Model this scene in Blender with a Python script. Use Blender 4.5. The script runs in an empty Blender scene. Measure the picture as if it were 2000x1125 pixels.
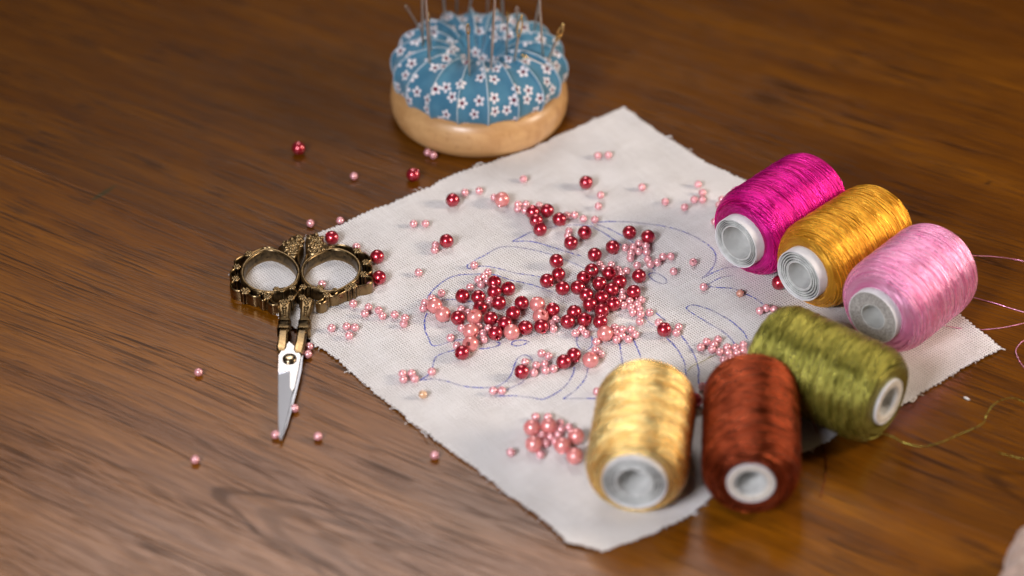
import bpy, bmesh, math, random
import numpy as np
from mathutils import Vector, Matrix, noise
from mathutils.bvhtree import BVHTree
from mathutils.geometry import delaunay_2d_cdt
random.seed(7)
PI = math.pi
K = 0.001                      # all sizes below are millimetres
sc = bpy.context.scene
COL = sc.collection

# ------------------------------------------------------------------ camera
F = 5555.0                     # focal length in photo pixels (100 mm on 36 mm)
PITCH = math.radians(36.5)
DIST = F / 4.8
FW = Vector((0, math.cos(PITCH), -math.sin(PITCH)))
UP = Vector((0, math.sin(PITCH), math.cos(PITCH)))
RT = Vector((1, 0, 0))
CAM = -FW * DIST

def ray(x, y):
    return (FW * F + RT * (x - 1000) - UP * (y - 562.5)).normalized()

def at(x, y, h=0.0):
    """point of the place seen at photo pixel x, y on the level h"""
    d = ray(x, y)
    return CAM + d * ((h - CAM.z) / d.z)

cd = bpy.data.cameras.new('camera')
cam = bpy.data.objects.new('camera', cd)
COL.objects.link(cam)
cam.location = CAM * K
cam.rotation_euler = (PI / 2 - PITCH, 0, 0)
cd.lens = 100
cd.sensor_width = 36
cd.clip_start = 0.01
cd.clip_end = 50
cd.dof.use_dof = True
cd.dof.focus_distance = (at(1100, 575, 3) - CAM).dot(FW) * K
cd.dof.aperture_fstop = 4.6
cd.dof.aperture_blades = 9
sc.camera = cam

# ------------------------------------------------------------------ materials
class NT:
    def __init__(s, name):
        s.m = bpy.data.materials.new(name)
        s.m.use_nodes = True
        s.t = s.m.node_tree
        s.b = s.t.nodes['Principled BSDF']
    def n(s, typ, **kw):
        nd = s.t.nodes.new(typ)
        for k, v in kw.items():
            setattr(nd, k, v)
        return nd
    def put(s, sock, v):
        if isinstance(v, bpy.types.NodeSocket):
            s.t.links.new(v, sock)
        elif isinstance(v, (int, float)) or not hasattr(sock, 'default_value'):
            sock.default_value = v
        else:
            v = tuple(v)
            if len(v) == 3 and len(sock.default_value) == 4:
                v = v + (1.0,)
            sock.default_value = v
    def math(s, op, a, b=0.0, c=0.0):
        nd = s.n('ShaderNodeMath', operation=op)
        for i, v in enumerate((a, b, c)):
            s.put(nd.inputs[i], v)
        return nd.outputs[0]
    def ramp(s, x, lo, hi, a=0.0, b=1.0):
        nd = s.n('ShaderNodeMapRange', interpolation_type='SMOOTHSTEP')
        for k, v in (('Value', x), ('From Min', lo), ('From Max', hi), ('To Min', a), ('To Max', b)):
            s.put(nd.inputs[k], v)
        return nd.outputs[0]
    def mix(s, f, a, b, mode='MIX'):
        nd = s.n('ShaderNodeMix', data_type='RGBA', blend_type=mode)
        s.put(nd.inputs['Factor'], f)
        s.put(nd.inputs[6], a)
        s.put(nd.inputs[7], b)
        return nd.outputs[2]
    def coords(s, kind='Object', scale=(1, 1, 1), rot=(0, 0, 0), loc=(0, 0, 0), src=None):
        if src is None:
            src = s.n('ShaderNodeTexCoord').outputs[kind]
        mp = s.n('ShaderNodeMapping')
        s.put(mp.inputs['Vector'], src)
        mp.inputs['Scale'].default_value = scale
        mp.inputs['Rotation'].default_value = rot
        mp.inputs['Location'].default_value = loc
        return mp.outputs[0]
    def noise(s, vec, scale=1.0, detail=2.0, rough=0.5, dist=0.0):
        nd = s.n('ShaderNodeTexNoise')
        s.put(nd.inputs['Vector'], vec)
        nd.inputs['Scale'].default_value = scale
        nd.inputs['Detail'].default_value = detail
        nd.inputs['Roughness'].default_value = rough
        nd.inputs['Distortion'].default_value = dist
        return nd.outputs['Fac']
    def sep(s, v):
        nd = s.n('ShaderNodeSeparateXYZ')
        s.put(nd.inputs[0], v)
        return nd.outputs
    def bump(s, h, strength, dist):
        nd = s.n('ShaderNodeBump')
        nd.inputs['Strength'].default_value = strength
        nd.inputs['Distance'].default_value = dist
        s.put(nd.inputs['Height'], h)
        s.put(s.b.inputs['Normal'], nd.outputs[0])
    def set(s, **kw):
        names = dict(color='Base Color', rough='Roughness', metal='Metallic', coat='Coat Weight', coatr='Coat Roughness',
                     spec='Specular IOR Level', aniso='Anisotropic', sheen='Sheen Weight', alpha='Alpha', ior='IOR',
                     tint='Specular Tint', sss='Subsurface Weight', trans='Transmission Weight', anrot='Anisotropic Rotation')
        for k, v in kw.items():
            s.put(s.b.inputs[names[k]], v)
        return s

def mat_wood_table():
    s = NT('walnut_veneer')
    G = math.radians(32)
    co = s.coords(scale=(1000, 1000, 1000), rot=(0, 0, G))          # mm, u along the grain
    u, v, _ = s.sep(co)
    u0 = u
    def vec(su, sv, ou=0.0):
        c = s.n('ShaderNodeCombineXYZ')
        s.put(c.inputs[0], s.math('MULTIPLY_ADD', u, su, ou))
        s.put(c.inputs[1], s.math('MULTIPLY', v, sv))
        return c.outputs[0]
    p = at(235, 395)
    v0 = p.x * math.sin(G) + p.y * math.cos(G)
    strip = s.ramp(v, v0 - .35, v0 + .35)                             # two strips of veneer meet on this line
    u = s.math('MULTIPLY_ADD', strip, 331.0, u)
    wob = s.math('MULTIPLY', s.math('SUBTRACT', s.noise(vec(1/190, 1/70), 1, 0), .5), 14.0)
    vw = s.math('ADD', v, wob)
    def vecw(su, sv, ou=0.0):
        c = s.n('ShaderNodeCombineXYZ')
        s.put(c.inputs[0], s.math('MULTIPLY_ADD', u, su, ou))
        s.put(c.inputs[1], s.math('MULTIPLY', vw, sv))
        return c.outputs[0]
    broad = s.noise(vecw(1/260, 1/20), 1, 4, .6)
    fine = s.noise(vecw(1/48, 1/1.5, 3.0), 1, 3, .65)
    col = s.mix(s.ramp(broad, .32, .68), (.150, .046, .0018), (.255, .086, .0036))
    col = s.mix(s.ramp(fine, .38, .70, 0, .55), col, (.090, .027, .0012))
    col = s.mix(s.math('MULTIPLY', strip, .34), col, (.022, .006, .0008))
    # arched figure of a flat cut
    arch = None
    for (px, dirn, sp) in (((430, 962), 1.0, 1.0), ((1935, 925), 1.0, .7)):
        p = at(*px)
        cu = p.x * math.cos(G) - p.y * math.sin(G)
        cv = p.x * math.sin(G) + p.y * math.cos(G)
        du = s.math('SUBTRACT', u0, cu)
        dv = s.math('ADD', s.math('SUBTRACT', v, cv), s.math('MULTIPLY', s.math('SUBTRACT', s.noise(vec(1/22, 1/9), 1, 2), .5), 7.0))
        f = s.math('SUBTRACT', s.math('MULTIPLY', s.math('POWER', s.math('ABSOLUTE', dv), 1.75), .42), du)
        m = s.ramp(s.math('ABSOLUTE', du), 60, 110, 1, 0)
        mv = s.ramp(s.math('ABSOLUTE', dv), 14, 26, 1, 0)
        for off, w, st in ((0, 3.4, .62), (-22, 4.5, .33), (-48, 5, .28)):
            line = s.ramp(s.math('ABSOLUTE', s.math('SUBTRACT', f, off)), .6 * w, 1.8 * w, 1, 0)
            line = s.math('MULTIPLY', s.math('MULTIPLY', line, m), s.math('MULTIPLY', mv, st * sp))
            col = s.mix(line, col, (.035, .011, .0015))
            arch = line if arch is None else s.math('MAXIMUM', arch, line)
    # open pores: short dark strokes along the grain
    p1 = s.noise(vecw(1/18, 1/.62, 9.0), 1, 0, .4)
    p2 = s.noise(vecw(1/42, 1/.92, 31.0), 1, 0, .5)
    zone = s.ramp(s.noise(vecw(1/150, 1/11, 5.0), 1, 2), .36, .62)
    pores = s.math('MAXIMUM', s.math('MULTIPLY', s.ramp(p1, .56, .64), .8), s.ramp(p2, .60, .68))
    pores = s.math('MULTIPLY', pores, s.math('MULTIPLY_ADD', zone, .55, .42))
    col = s.mix(s.math('MULTIPLY', pores, .85), col, (.028, .009, .0015))
    # small pen mark and a fleck of ink on the varnish
    for (px, la, lb, ang, c) in (((203, 377), 8, 1.3, 52, (.02, .035, .012)), ((1930, 357), 2.0, 1.1, 40, (.015, .008, .004))):
        p = at(*px)
        c2 = s.coords(scale=(1000, 1000, 1000), loc=(-p.x, -p.y, 0))
        c3 = s.coords(src=c2, rot=(0, 0, -math.radians(ang)), scale=(1, 1, 1))
        x, y, _ = s.sep(c3)
        e = s.math('ADD', s.math('POWER', s.math('DIVIDE', x, la), 2), s.math('POWER', s.math('DIVIDE', y, lb), 2))
        e = s.math('ADD', e, s.math('MULTIPLY', s.math('SUBTRACT', s.noise(vec(.5, .5), 1, 2), .5), 1.4))
        col = s.mix(s.ramp(e, .4, 1.2, .6, 0), col, c)
    s.set(color=col)
    open_grain = s.math('MAXIMUM', s.math('MULTIPLY', pores, .66), s.math('MULTIPLY', arch, .9))
    open_grain = s.math('MAXIMUM', open_grain, s.ramp(fine, .40, .75, 0, .28))
    s.put(s.b.inputs['Specular IOR Level'], s.math('MULTIPLY_ADD', open_grain, -.38, .40))
    s.put(s.b.inputs['Roughness'], s.math('MULTIPLY_ADD', fine, .05, s.math('MULTIPLY_ADD', pores, .10, .20)))
    h = s.math('SUBTRACT', s.math('MULTIPLY', fine, .06), pores)
    s.bump(h, .3, .00008)
    return s.m

def vw_plain(s, v):
    return v

def mat_cloth(rot):
    s = NT('plain_linen')
    co = s.coords(scale=(1000, 1000, 1000), rot=(0, 0, rot))
    u, v, _ = s.sep(co)
    wn = s.noise(co, .35, 2)
    uu = s.math('MULTIPLY_ADD', wn, .9, u)
    vv = s.math('MULTIPLY_ADD', wn, -.8, v)
    P = 2 * PI / 1.16
    su = s.math('SINE', s.math('MULTIPLY', uu, P))
    sv = s.math('SINE', s.math('MULTIPLY', vv, P * 1.04))
    cu = s.math('ABSOLUTE', s.math('COSINE', s.math('MULTIPLY', uu, P / 2)))
    cv = s.math('ABSOLUTE', s.math('COSINE', s.math('MULTIPLY', vv, P * .52)))
    gap = s.math('MULTIPLY', s.ramp(cu, .62, .92), s.ramp(cv, .62, .92))
    open_ = s.ramp(s.noise(s.coords(scale=(1000, 1000, 1000), rot=(0, 0, rot + .5)), .045, 2), .36, .60, .42, 1.0)
    slub_u = s.noise(s.coords(scale=(60, 1400, 1000), rot=(0, 0, 0), src=s.coords(rot=(0, 0, rot))), 1, 2)
    slub_v = s.noise(s.coords(scale=(1400, 60, 1000), rot=(0, 0, 0), src=s.coords(rot=(0, 0, rot))), 1, 2)
    slub = s.math('ADD', slub_u, slub_v)
    col = s.mix(s.ramp(slub, .8, 1.2), (.765, .735, .72), (.83, .805, .795))
    col = s.mix(s.math('MULTIPLY', s.math('MULTIPLY', gap, open_), .95), col, (.13, .105, .10))
    s.set(color=col, rough=.9, spec=.15, sheen=.15)
    h = s.math('ADD', s.math('MULTIPLY', su, sv), s.math('MULTIPLY', slub, .5))
    h = s.math('SUBTRACT', h, s.math('MULTIPLY', gap, 1.5))
    s.bump(h, .55, .00018)
    return s.m

def mat_ink():
    s = NT('blue_pen_ink')
    co = s.coords(scale=(1000, 1000, 1000))
    a = s.ramp(s.noise(co, .9, 2), .34, .54, .22, .80)
    b = s.ramp(s.noise(co, .10, 1), .35, .62, .55, 1.0)
    s.set(color=(.085, .115, .56), rough=.85, spec=.1, alpha=s.math('MULTIPLY', a, b))
    return s.m

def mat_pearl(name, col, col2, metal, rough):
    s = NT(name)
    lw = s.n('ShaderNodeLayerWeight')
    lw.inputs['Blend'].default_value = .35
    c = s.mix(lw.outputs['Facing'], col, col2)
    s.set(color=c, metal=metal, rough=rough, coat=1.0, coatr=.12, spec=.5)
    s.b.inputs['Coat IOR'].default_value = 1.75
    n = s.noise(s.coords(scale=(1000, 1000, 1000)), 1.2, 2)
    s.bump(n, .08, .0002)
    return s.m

def mat_thread(name, dark, light, seed, metal=.66, rough=.27, pitch=.62, strands=False):
    s = NT(name)
    uv = s.n('ShaderNodeUVMap').outputs[0]                            # x along the spool in mm, y round it in mm
    x, y, _ = s.sep(uv)
    def vec(sx, sy, tilt=0.0, off=0.0):
        c = s.n('ShaderNodeCombineXYZ')
        s.put(c.inputs[0], s.math('MULTIPLY', s.math('MULTIPLY_ADD', y, tilt, x), sx))
        s.put(c.inputs[1], s.math('MULTIPLY', y, sy))
        c.inputs[2].default_value = seed + off
        return c.outputs[0]
    wob = s.math('MULTIPLY', s.noise(vec(1/6, 1/45), 1, 2), 2.0)
    xa = s.math('ADD', s.math('MULTIPLY_ADD', y, .045, x), wob)
    xb = s.math('SUBTRACT', s.math('MULTIPLY_ADD', y, -.06, x), wob)
    sel = s.ramp(s.noise(vec(1/3.6, 1/34, .08, 3), 1, 2.5, .6), .46, .54)
    xx = s.n('ShaderNodeMix', data_type='FLOAT')
    s.put(xx.inputs['Factor'], sel)
    s.put(xx.inputs[2], xa)
    s.put(xx.inputs[3], xb)
    xs = xx.outputs[0]
    strand = s.math('SINE', s.math('MULTIPLY', xs, 2 * PI / pitch))
    twist = s.math('SINE', s.math('ADD', s.math('MULTIPLY', y, 2 * PI / .95), s.math('MULTIPLY', xs, PI / pitch)))
    lay = s.noise(vec(1/2.3, 1/26, .07, 11), 1, 3, .62)
    lay2 = s.noise(vec(1/.9, 1/30, -.05, 17), 1, 2, .6)
    wisp = s.ramp(s.noise(vec(1/.42, 1/60, .05, 23), 1, 1), .62, .74)
    tone = s.math('ADD', s.math('MULTIPLY', lay, .7), s.math('MULTIPLY', lay2, .45))
    col = s.mix(s.ramp(tone, .40, .76), dark, light)
    col = s.mix(s.math('MULTIPLY', s.ramp(strand, -1, -.2, 1, 0), .35), col, [c * .45 for c in dark])
    col = s.mix(s.math('MULTIPLY', wisp, .35), col, [min(1, c * 1.35 + .02) for c in light])
    h = s.math('ADD', s.math('MULTIPLY', strand, .32), s.math('MULTIPLY', twist, .16))
    h = s.math('ADD', h, s.math('MULTIPLY', lay, 1.2))
    h = s.math('ADD', h, s.math('MULTIPLY', lay2, .5))
    if strands:
        line = s.noise(vec(1/.75, 1/70, .10, 29), 1, 1)
        tone = s.math('ADD', s.math('MULTIPLY', tone, .75), s.math('MULTIPLY', line, .35))
        col = s.mix(s.ramp(tone, .42, .74), dark, light)
        s.bump(twist, .25, .00012)
        lustre = s.noise(vec(1/4.6, 1/13, .30, 41), 1, 2, .6)        # how tightly the silk's filaments lie
        s.set(color=col, metal=metal, rough=s.ramp(lustre, .40, .60, rough * .75, rough * 1.45), spec=.5, aniso=.35)
    else:
        s.bump(h, .65, .00030)
        s.set(color=col, metal=metal, rough=rough, aniso=.8, spec=.5)
    tg = s.n('ShaderNodeTangent', direction_type='UV_MAP')
    s.put(s.b.inputs['Tangent'], tg.outputs[0])
    return s.m

def mat_simple(name, col, rough=.5, metal=0.0, nscale=0.0, namp=.15, bump=0.0, **kw):
    s = NT(name)
    c = col
    if nscale:
        n = s.noise(s.coords(scale=(1000, 1000, 1000)), nscale, 3)
        c = s.mix(s.ramp(n, .3, .7), [x * (1 - namp) for x in col], [min(1, x * (1 + namp)) for x in col])
        if bump:
            s.bump(n, .5, bump)
    s.set(color=c, rough=rough, metal=metal, **kw)
    return s.m

def mat_brass():
    s = NT('antique_brass')
    co = s.coords(scale=(1000, 1000, 1000))
    n = s.noise(co, .55, 4, .6)
    g = s.n('ShaderNodeNewGeometry')
    wear = s.ramp(s.math('ADD', g.outputs['Pointiness'], s.math('MULTIPLY', s.math('SUBTRACT', n, .5), .10)),   .495, .575)
    col = s.mix(wear, (.036, .027, .017), (.30, .205, .10))
    s.set(color=col, metal=1.0)
    s.put(s.b.inputs['Roughness'], s.ramp(n, .3, .7, .26, .42))
    s.bump(s.noise(co, 1.6, 3), .25, .0002)
    return s.m

def mat_steel(name, col, rough):
    s = NT(name)
    n = s.noise(s.coords(scale=(2600, 120, 200)), 1, 2)
    s.set(color=col, metal=1.0)
    s.put(s.b.inputs['Roughness'], s.math('MULTIPLY_ADD', n, .10, rough - .05))
    s.bump(n, .05, .00005)
    return s.m

def mat_base_wood():
    s = NT('varnished_beech')
    co = s.coords(scale=(1000, 1000, 1000), rot=(0, 0, .25))
    a = s.noise(s.coords(src=co, scale=(.02, .20, .16)), 1, 3)
    b = s.noise(s.coords(src=co, scale=(.35, 1.6, .12)), 1, 2)
    col = s.mix(s.ramp(a, .3, .7), (.52, .275, .105), (.66, .385, .165))
    col = s.mix(s.ramp(b, .58, .72, 0, .35), col, (.40, .19, .065))
    s.set(color=col, rough=.45, coat=.32, coatr=.2)
    return s.m

def mat_print():
    s = NT('blue_floral_cotton')
    uv = s.n('ShaderNodeUVMap').outputs[0]                           # mm on the unrolled fabric
    vo = s.n('ShaderNodeTexVoronoi', voronoi_dimensions='2D', feature='F1')
    vo.inputs['Scale'].default_value = 1 / 8.1
    vo.inputs['Randomness'].default_value = .8
    s.put(vo.inputs['Vector'], uv)
    pos = s.n('ShaderNodeVectorMath', operation='SUBTRACT')
    s.put(pos.inputs[0], uv)
    sca = s.n('ShaderNodeVectorMath', operation='SCALE')
    s.put(sca.inputs[0], vo.outputs['Position'])
    sca.inputs['Scale'].default_value = 1.0
    s.put(pos.inputs[1], sca.outputs[0])
    x, y, _ = s.sep(pos.outputs[0])
    r = s.math('SQRT', s.math('ADD', s.math('POWER', x, 2), s.math('POWER', y, 2)))
    cr, cg, cb = s.sep(vo.outputs['Color'])
    a = s.math('ADD', s.math('ARCTAN2', y, x), s.math('MULTIPLY', cr, 6.28))
    pet = s.math('ABSOLUTE', s.math('COSINE', s.math('MULTIPLY', a, 2.5)))
    rad = s.math('MULTIPLY_ADD', s.math('POWER', pet, .6), 2.1, .72)
    flower = s.ramp(s.math('SUBTRACT', r, rad), -.18, .18, 1, 0)
    flower = s.math('MULTIPLY', flower, s.ramp(cg, .06, .065))
    heart = s.math('MULTIPLY', s.ramp(r, .75, 1.15, 1, 0), s.ramp(cg, .06, .065))
    n = s.noise(uv, .09, 3)
    base = s.mix(s.ramp(n, .3, .7), (.050, .168, .262), (.078, .222, .322))
    col = s.mix(flower, base, (.76, .72, .74))
    col = s.mix(heart, col, (.13, .012, .04))
    w = s.n('ShaderNodeTexNoise')
    s.put(w.inputs['Vector'], s.coords(src=uv, scale=(1, 1, 1)))
    w.inputs['Scale'].default_value = 2.2
    s.bump(s.math('ADD', w.outputs['Fac'], s.math('MULTIPLY', n, 2.0)), .5, .0003)
    s.set(color=col, rough=.85, spec=.2, sheen=.2)
    return s.m

M = {}
M['table'] = mat_wood_table()
pa, pd, pb = at(1217, 212), at(447, 535), at(1955, 683)
M['cloth'] = mat_cloth(-math.atan2(pa.y - pd.y, pa.x - pd.x))
M['ink'] = mat_ink()
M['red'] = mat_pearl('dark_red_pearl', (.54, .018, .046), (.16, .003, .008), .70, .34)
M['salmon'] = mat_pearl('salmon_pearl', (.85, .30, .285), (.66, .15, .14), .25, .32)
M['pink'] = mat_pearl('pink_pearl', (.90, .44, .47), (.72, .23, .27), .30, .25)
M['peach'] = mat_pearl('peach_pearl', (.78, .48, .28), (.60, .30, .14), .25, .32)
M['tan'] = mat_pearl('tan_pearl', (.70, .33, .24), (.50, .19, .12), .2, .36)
M['brass'] = mat_brass()
M['steel'] = mat_steel('polished_steel', (.43, .41, .40), .26)
M['ground_steel'] = mat_steel('ground_steel', (.33, .34, .37), .34)
M['needle'] = mat_simple('needle_steel', (.62, .53, .45), .32, 1.0)
M['gilt'] = mat_simple('gilt_eye', (.85, .58, .22), .25, 1.0)
M['base'] = mat_base_wood()
M['print'] = mat_print()
M['piping'] = mat_simple('white_cotton_thread', (.42, .52, .60), .8, 0, 1.5, .12)
M['paper'] = mat_simple('white_paper', (.70, .69, .70), .55, 0, .25, .06)
M['inner'] = mat_simple('grey_white_card', (.52, .53, .51), .6, 0, .35, .16)
M['board'] = mat_simple('grey_board', (.33, .31, .29), .85, 0, 1.2, .3, .0002)
M['beige'] = mat_simple('beige_cotton', (.47, .33, .26), .9, 0, .12, .2, .0005, sheen=.3)
M['lint'] = mat_simple('white_lint', (.8, .78, .75), .9)
M['fray'] = mat_simple('raw_linen_thread', (.72, .69, .67), .9, 0, 1.0, .1)

# ------------------------------------------------------------------ mesh helpers
def catmull(pts, n=8, closed=False):
    P = [Vector(p) for p in pts]
    out = []
    m = len(P)
    rng = range(m) if closed else range(m - 1)
    for i in rng:
        if closed:
            a, b, c, d = P[(i - 1) % m], P[i], P[(i + 1) % m], P[(i + 2) % m]
        else:
            b, c = P[i], P[i + 1]
            a = P[i - 1] if i else b * 2 - c
            d = P[i + 2] if i + 2 < m else c * 2 - b
        for k in range(n):
            t = k / n
            out.append(0.5 * (2 * b + (c - a) * t + (2 * a - 5 * b + 4 * c - d) * t * t + (3 * b - a - 3 * c + d) * t ** 3))
    if not closed:
        out.append(P[-1])
    return out

def tube(bm, pts, r, seg=8, closed=False, caps=True):
    n = len(pts)
    rings = []
    for i, p in enumerate(pts):
        if closed:
            t = pts[(i + 1) % n] - pts[i - 1]
        else:
            t = pts[min(i + 1, n - 1)] - pts[max(i - 1, 0)]
        t.normalize()
        ref = Vector((0, 0, 1)) if abs(t.z) < .95 else Vector((1, 0, 0))
        a = t.cross(ref).normalized()
        b = a.cross(t)
        rr = r[i] if isinstance(r, (list, tuple)) else r
        rings.append([bm.verts.new(p + (a * math.cos(2 * PI * k / seg) + b * math.sin(2 * PI * k / seg)) * rr) for k in range(seg)])
    skin(bm, rings, closed, caps)

def skin(bm, rings, closed=False, caps=True):
    n = len(rings)
    seg = len(rings[0])
    for i in range(n if closed else n - 1):
        A, B = rings[i], rings[(i + 1) % n]
        for k in range(seg):
            bm.faces.new((A[k], A[(k + 1) % seg], B[(k + 1) % seg], B[k]))
    if caps and not closed:
        bm.faces.new(rings[0])
        bm.faces.new(list(reversed(rings[-1])))

def sweep(bm, pts, section, closed=False, scale=None):
    """sweep an upright section (side, z) along a level path"""
    n = len(pts)
    rings = []
    for i, p in enumerate(pts):
        t = (pts[(i + 1) % n] - pts[i - 1]) if closed else (pts[min(i + 1, n - 1)] - pts[max(i - 1, 0)])
        t.z = 0
        t.normalize()
        side = Vector((t.y, -t.x, 0))
        k = scale[i] if scale else 1.0
        rings.append([bm.verts.new(Vector((p.x, p.y, 0)) + side * sx * k + Vector((0, 0, z))) for sx, z in section])
    skin(bm, rings, closed, True)

def ball(bm, c, r, sz=1.0, seg=10):
    rings = []
    h = seg // 2
    top = bm.verts.new(Vector(c) + Vector((0, 0, r * sz)))
    bot = bm.verts.new(Vector(c) - Vector((0, 0, r * sz)))
    for i in range(1, h):
        a = PI * i / h
        rings.append([bm.verts.new(Vector(c) + Vector((r * math.sin(a) * math.cos(2 * PI * k / seg), r * math.sin(a) * math.sin(2 * PI * k / seg), r * sz * math.cos(a)))) for k in range(seg)])
    for k in range(seg):
        bm.faces.new((top, rings[0][k], rings[0][(k + 1) % seg]))
        bm.faces.new((bot, rings[-1][(k + 1) % seg], rings[-1][k]))
    skin(bm, rings, False, False)

def lathe(bm, prof, seg, origin, ax, bx, cx, closed_prof=False):
    """profile of (t along ax, radius)"""
    rings = []
    for t, r in prof:
        rings.append([bm.verts.new(origin + ax * t + (bx * math.cos(2 * PI * k / seg) + cx * math.sin(2 * PI * k / seg)) * r) for k in range(seg)])
    skin(bm, rings, closed_prof, not closed_prof)
    return rings

def prism(bm, poly, z0, z1, inset=0.0):
    lo = [bm.verts.new((p.x, p.y, z0)) for p in poly]
    c = sum((Vector((p.x, p.y, 0)) for p in poly), Vector()) / len(poly)
    if inset:
        md = [bm.verts.new((p.x, p.y, z1 - inset)) for p in poly]
        hi = []
        for p in poly:
            d = (c - Vector((p.x, p.y, 0)))
            q = Vector((p.x, p.y, 0)) + d.normalized() * min(inset, d.length * .5)
            hi.append(bm.verts.new((q.x, q.y, z1)))
        rings = [lo, md, hi]
    else:
        rings = [lo, [bm.verts.new((p.x, p.y, z1)) for p in poly]]
    skin(bm, rings, False, True)

def make(name, bm, mat, loc=(0, 0, 0), parent=None, smooth=True, angle=40, mats=None, uvs=None):
    """link a bmesh given in place (mm) as one object whose origin is loc"""
    bmesh.ops.recalc_face_normals(bm, faces=bm.faces)
    loc = Vector(loc)
    for v in bm.verts:
        v.co = (v.co - loc) * K
    me = bpy.data.meshes.new(name)
    bm.to_mesh(me)
    bm.free()
    for m in (mats or [mat]):
        me.materials.append(m)
    if smooth:
        me.polygons.foreach_set('use_smooth', [True] * len(me.polygons))
        me.set_sharp_from_angle(angle=math.radians(angle))
    o = bpy.data.objects.new(name, me)
    COL.objects.link(o)
    if parent is not None:
        o.parent = parent
    else:
        o.location = loc * K
    return o

def empty(name, loc):
    o = bpy.data.objects.new(name, None)
    o.empty_display_size = .01
    COL.objects.link(o)
    o.location = Vector(loc) * K
    return o

def tag(o, label=None, cat=None, group=None, kind=None):
    for k, v in (('label', label), ('category', cat), ('group', group), ('kind', kind)):
        if v:
            o[k] = v
    return o

# ------------------------------------------------------------------ table
bm = bmesh.new()
prism(bm, [Vector((-800, -560, 0)), Vector((800, -560, 0)), Vector((800, 760, 0)), Vector((-800, 760, 0))], -28, 0)
tag(make('table', bm, M['table'], smooth=False), 'brown walnut veneer table top under everything', 'table', kind='structure')

# ------------------------------------------------------------------ cloth
EDGE = [(1217, 212), (1300, 268), (1378, 318), (1460, 357), (1560, 420), (1680, 495), (1790, 560), (1872, 615), (1955, 683),
        (1900, 710), (1782, 780), (1640, 850), (1555, 892), (1383, 975), (1345, 1010), (1270, 1045), (1182, 1077), (1150, 1073), (1108, 1061),
        (1078, 1030), (1000, 972), (910, 902), (830, 846), (790, 815), (720, 757), (660, 703), (606, 668), (535, 612), (447, 536),
        (500, 508), (560, 482), (625, 454), (670, 440), (712, 419), (760, 401), (840, 367), (884, 344), (930, 329), (960, 320),
        (1025, 295), (1070, 276), (1120, 256), (1168, 234)]
edge = [at(x, y, .6) for x, y in EDGE]

def inside(p, poly):
    c = False
    j = len(poly) - 1
    for i in range(len(poly)):
        a, b = poly[i], poly[j]
        if (a.y > p.y) != (b.y > p.y) and p.x < (b.x - a.x) * (p.y - a.y) / (b.y - a.y) + a.x:
            c = not c
        j = i
    return c

def edge_dist(p):
    best = 1e9
    for i in range(len(edge)):
        a, b = edge[i - 1].xy, edge[i].xy
        ab = b - a
        t = max(0, min(1, (p - a).dot(ab) / ab.dot(ab)))
        best = min(best, (a + ab * t - p).length)
    return best

def cloth_h(x, y):
    h = .85 + .70 * noise.noise(Vector((x / 30, y / 22, 1.3))) + .30 * noise.noise(Vector((x / 12, y / 15, 7.7)))
    d = edge_dist(Vector((x, y)))
    if d < 9:
        h += (1 - d / 9) ** 2 * (.35 + .8 * max(0, noise.noise(Vector((x / 17, y / 17, 4.1)))))
    return max(.12, h)

bound = []
for i in range(len(edge)):
    a, b = edge[i], edge[(i + 1) % len(edge)]
    L = (b - a).length
    nseg = max(1, int(L / .75))
    for k in range(nseg):
        t = k / nseg
        p = a.lerp(b, t)
        nrm = Vector(((b - a).y, -(b - a).x, 0)).normalized()
        s = (i * 7.3 + k * .75)
        p = p + nrm * (.42 * (1 if (k % 3 == 0) else -.6) + random.uniform(-.25, .25) + .8 * noise.noise(Vector((p.x / 6, p.y / 6, 0))))
        bound.append(p.xy)
xs = [p.x for p in bound]
ys = [p.y for p in bound]
poly3 = [Vector((p.x, p.y, 0)) for p in bound]
inner = []
step = 2.2
yy = min(ys)
row = 0
while yy < max(ys):
    xx = min(xs) + (row % 2) * step / 2
    while xx < max(xs):
        q = Vector((xx, yy))
        if inside(q, poly3) and edge_dist(q) > 1.3:
            inner.append(q)
        xx += step
    yy += step * .87
    row += 1
nb = len(bound)
vv, ee, ff, *_ = delaunay_2d_cdt(bound + inner, [], [list(range(nb))], 1, 1e-5)
bm = bmesh.new()
hs = [cloth_h(p.x, p.y) for p in vv]
tp = [bm.verts.new((p.x, p.y, h)) for p, h in zip(vv, hs)]
bt = [bm.verts.new((p.x, p.y, h - .1 - min(.25, h * .3))) for p, h in zip(vv, hs)]
cnt = {}
for f in ff:
    bm.faces.new([tp[i] for i in f])
    bm.faces.new([bt[i] for i in reversed(f)])
    for k in range(len(f)):
        e = (f[k], f[(k + 1) % len(f)])
        cnt[e] = cnt.get(e, 0) + 1
for (a, b) in list(cnt):
    if (b, a) not in cnt:
        bm.faces.new((tp[b], tp[a], bt[a], bt[b]))
cloth = make('linen_cloth', bm, M['cloth'], loc=at(1180, 650))
tag(cloth, 'square of off-white linen with pinked edges and a blue pen flower drawing', 'cloth')
CL = at(1180, 650)

# frayed threads standing out of the cut edge
for pts in ([(926, 330), (929, 323), (935, 319), (942, 318)], [(1214, 214), (1217, 209), (1223, 211)], [(1946, 684), (1956, 681), (1963, 683)],
            [(1300, 268), (1308, 266), (1312, 268)], [(822, 842), (829, 846), (834, 853)], [(1790, 776), (1783, 784), (1777, 783)]):
    bm = bmesh.new()
    tube(bm, catmull([at(x, y, 1.0 + .5 * i) for i, (x, y) in enumerate(pts)], 5), .26, 6)
    make('frayed_thread', bm, M['fray'], loc=CL, parent=cloth)

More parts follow.
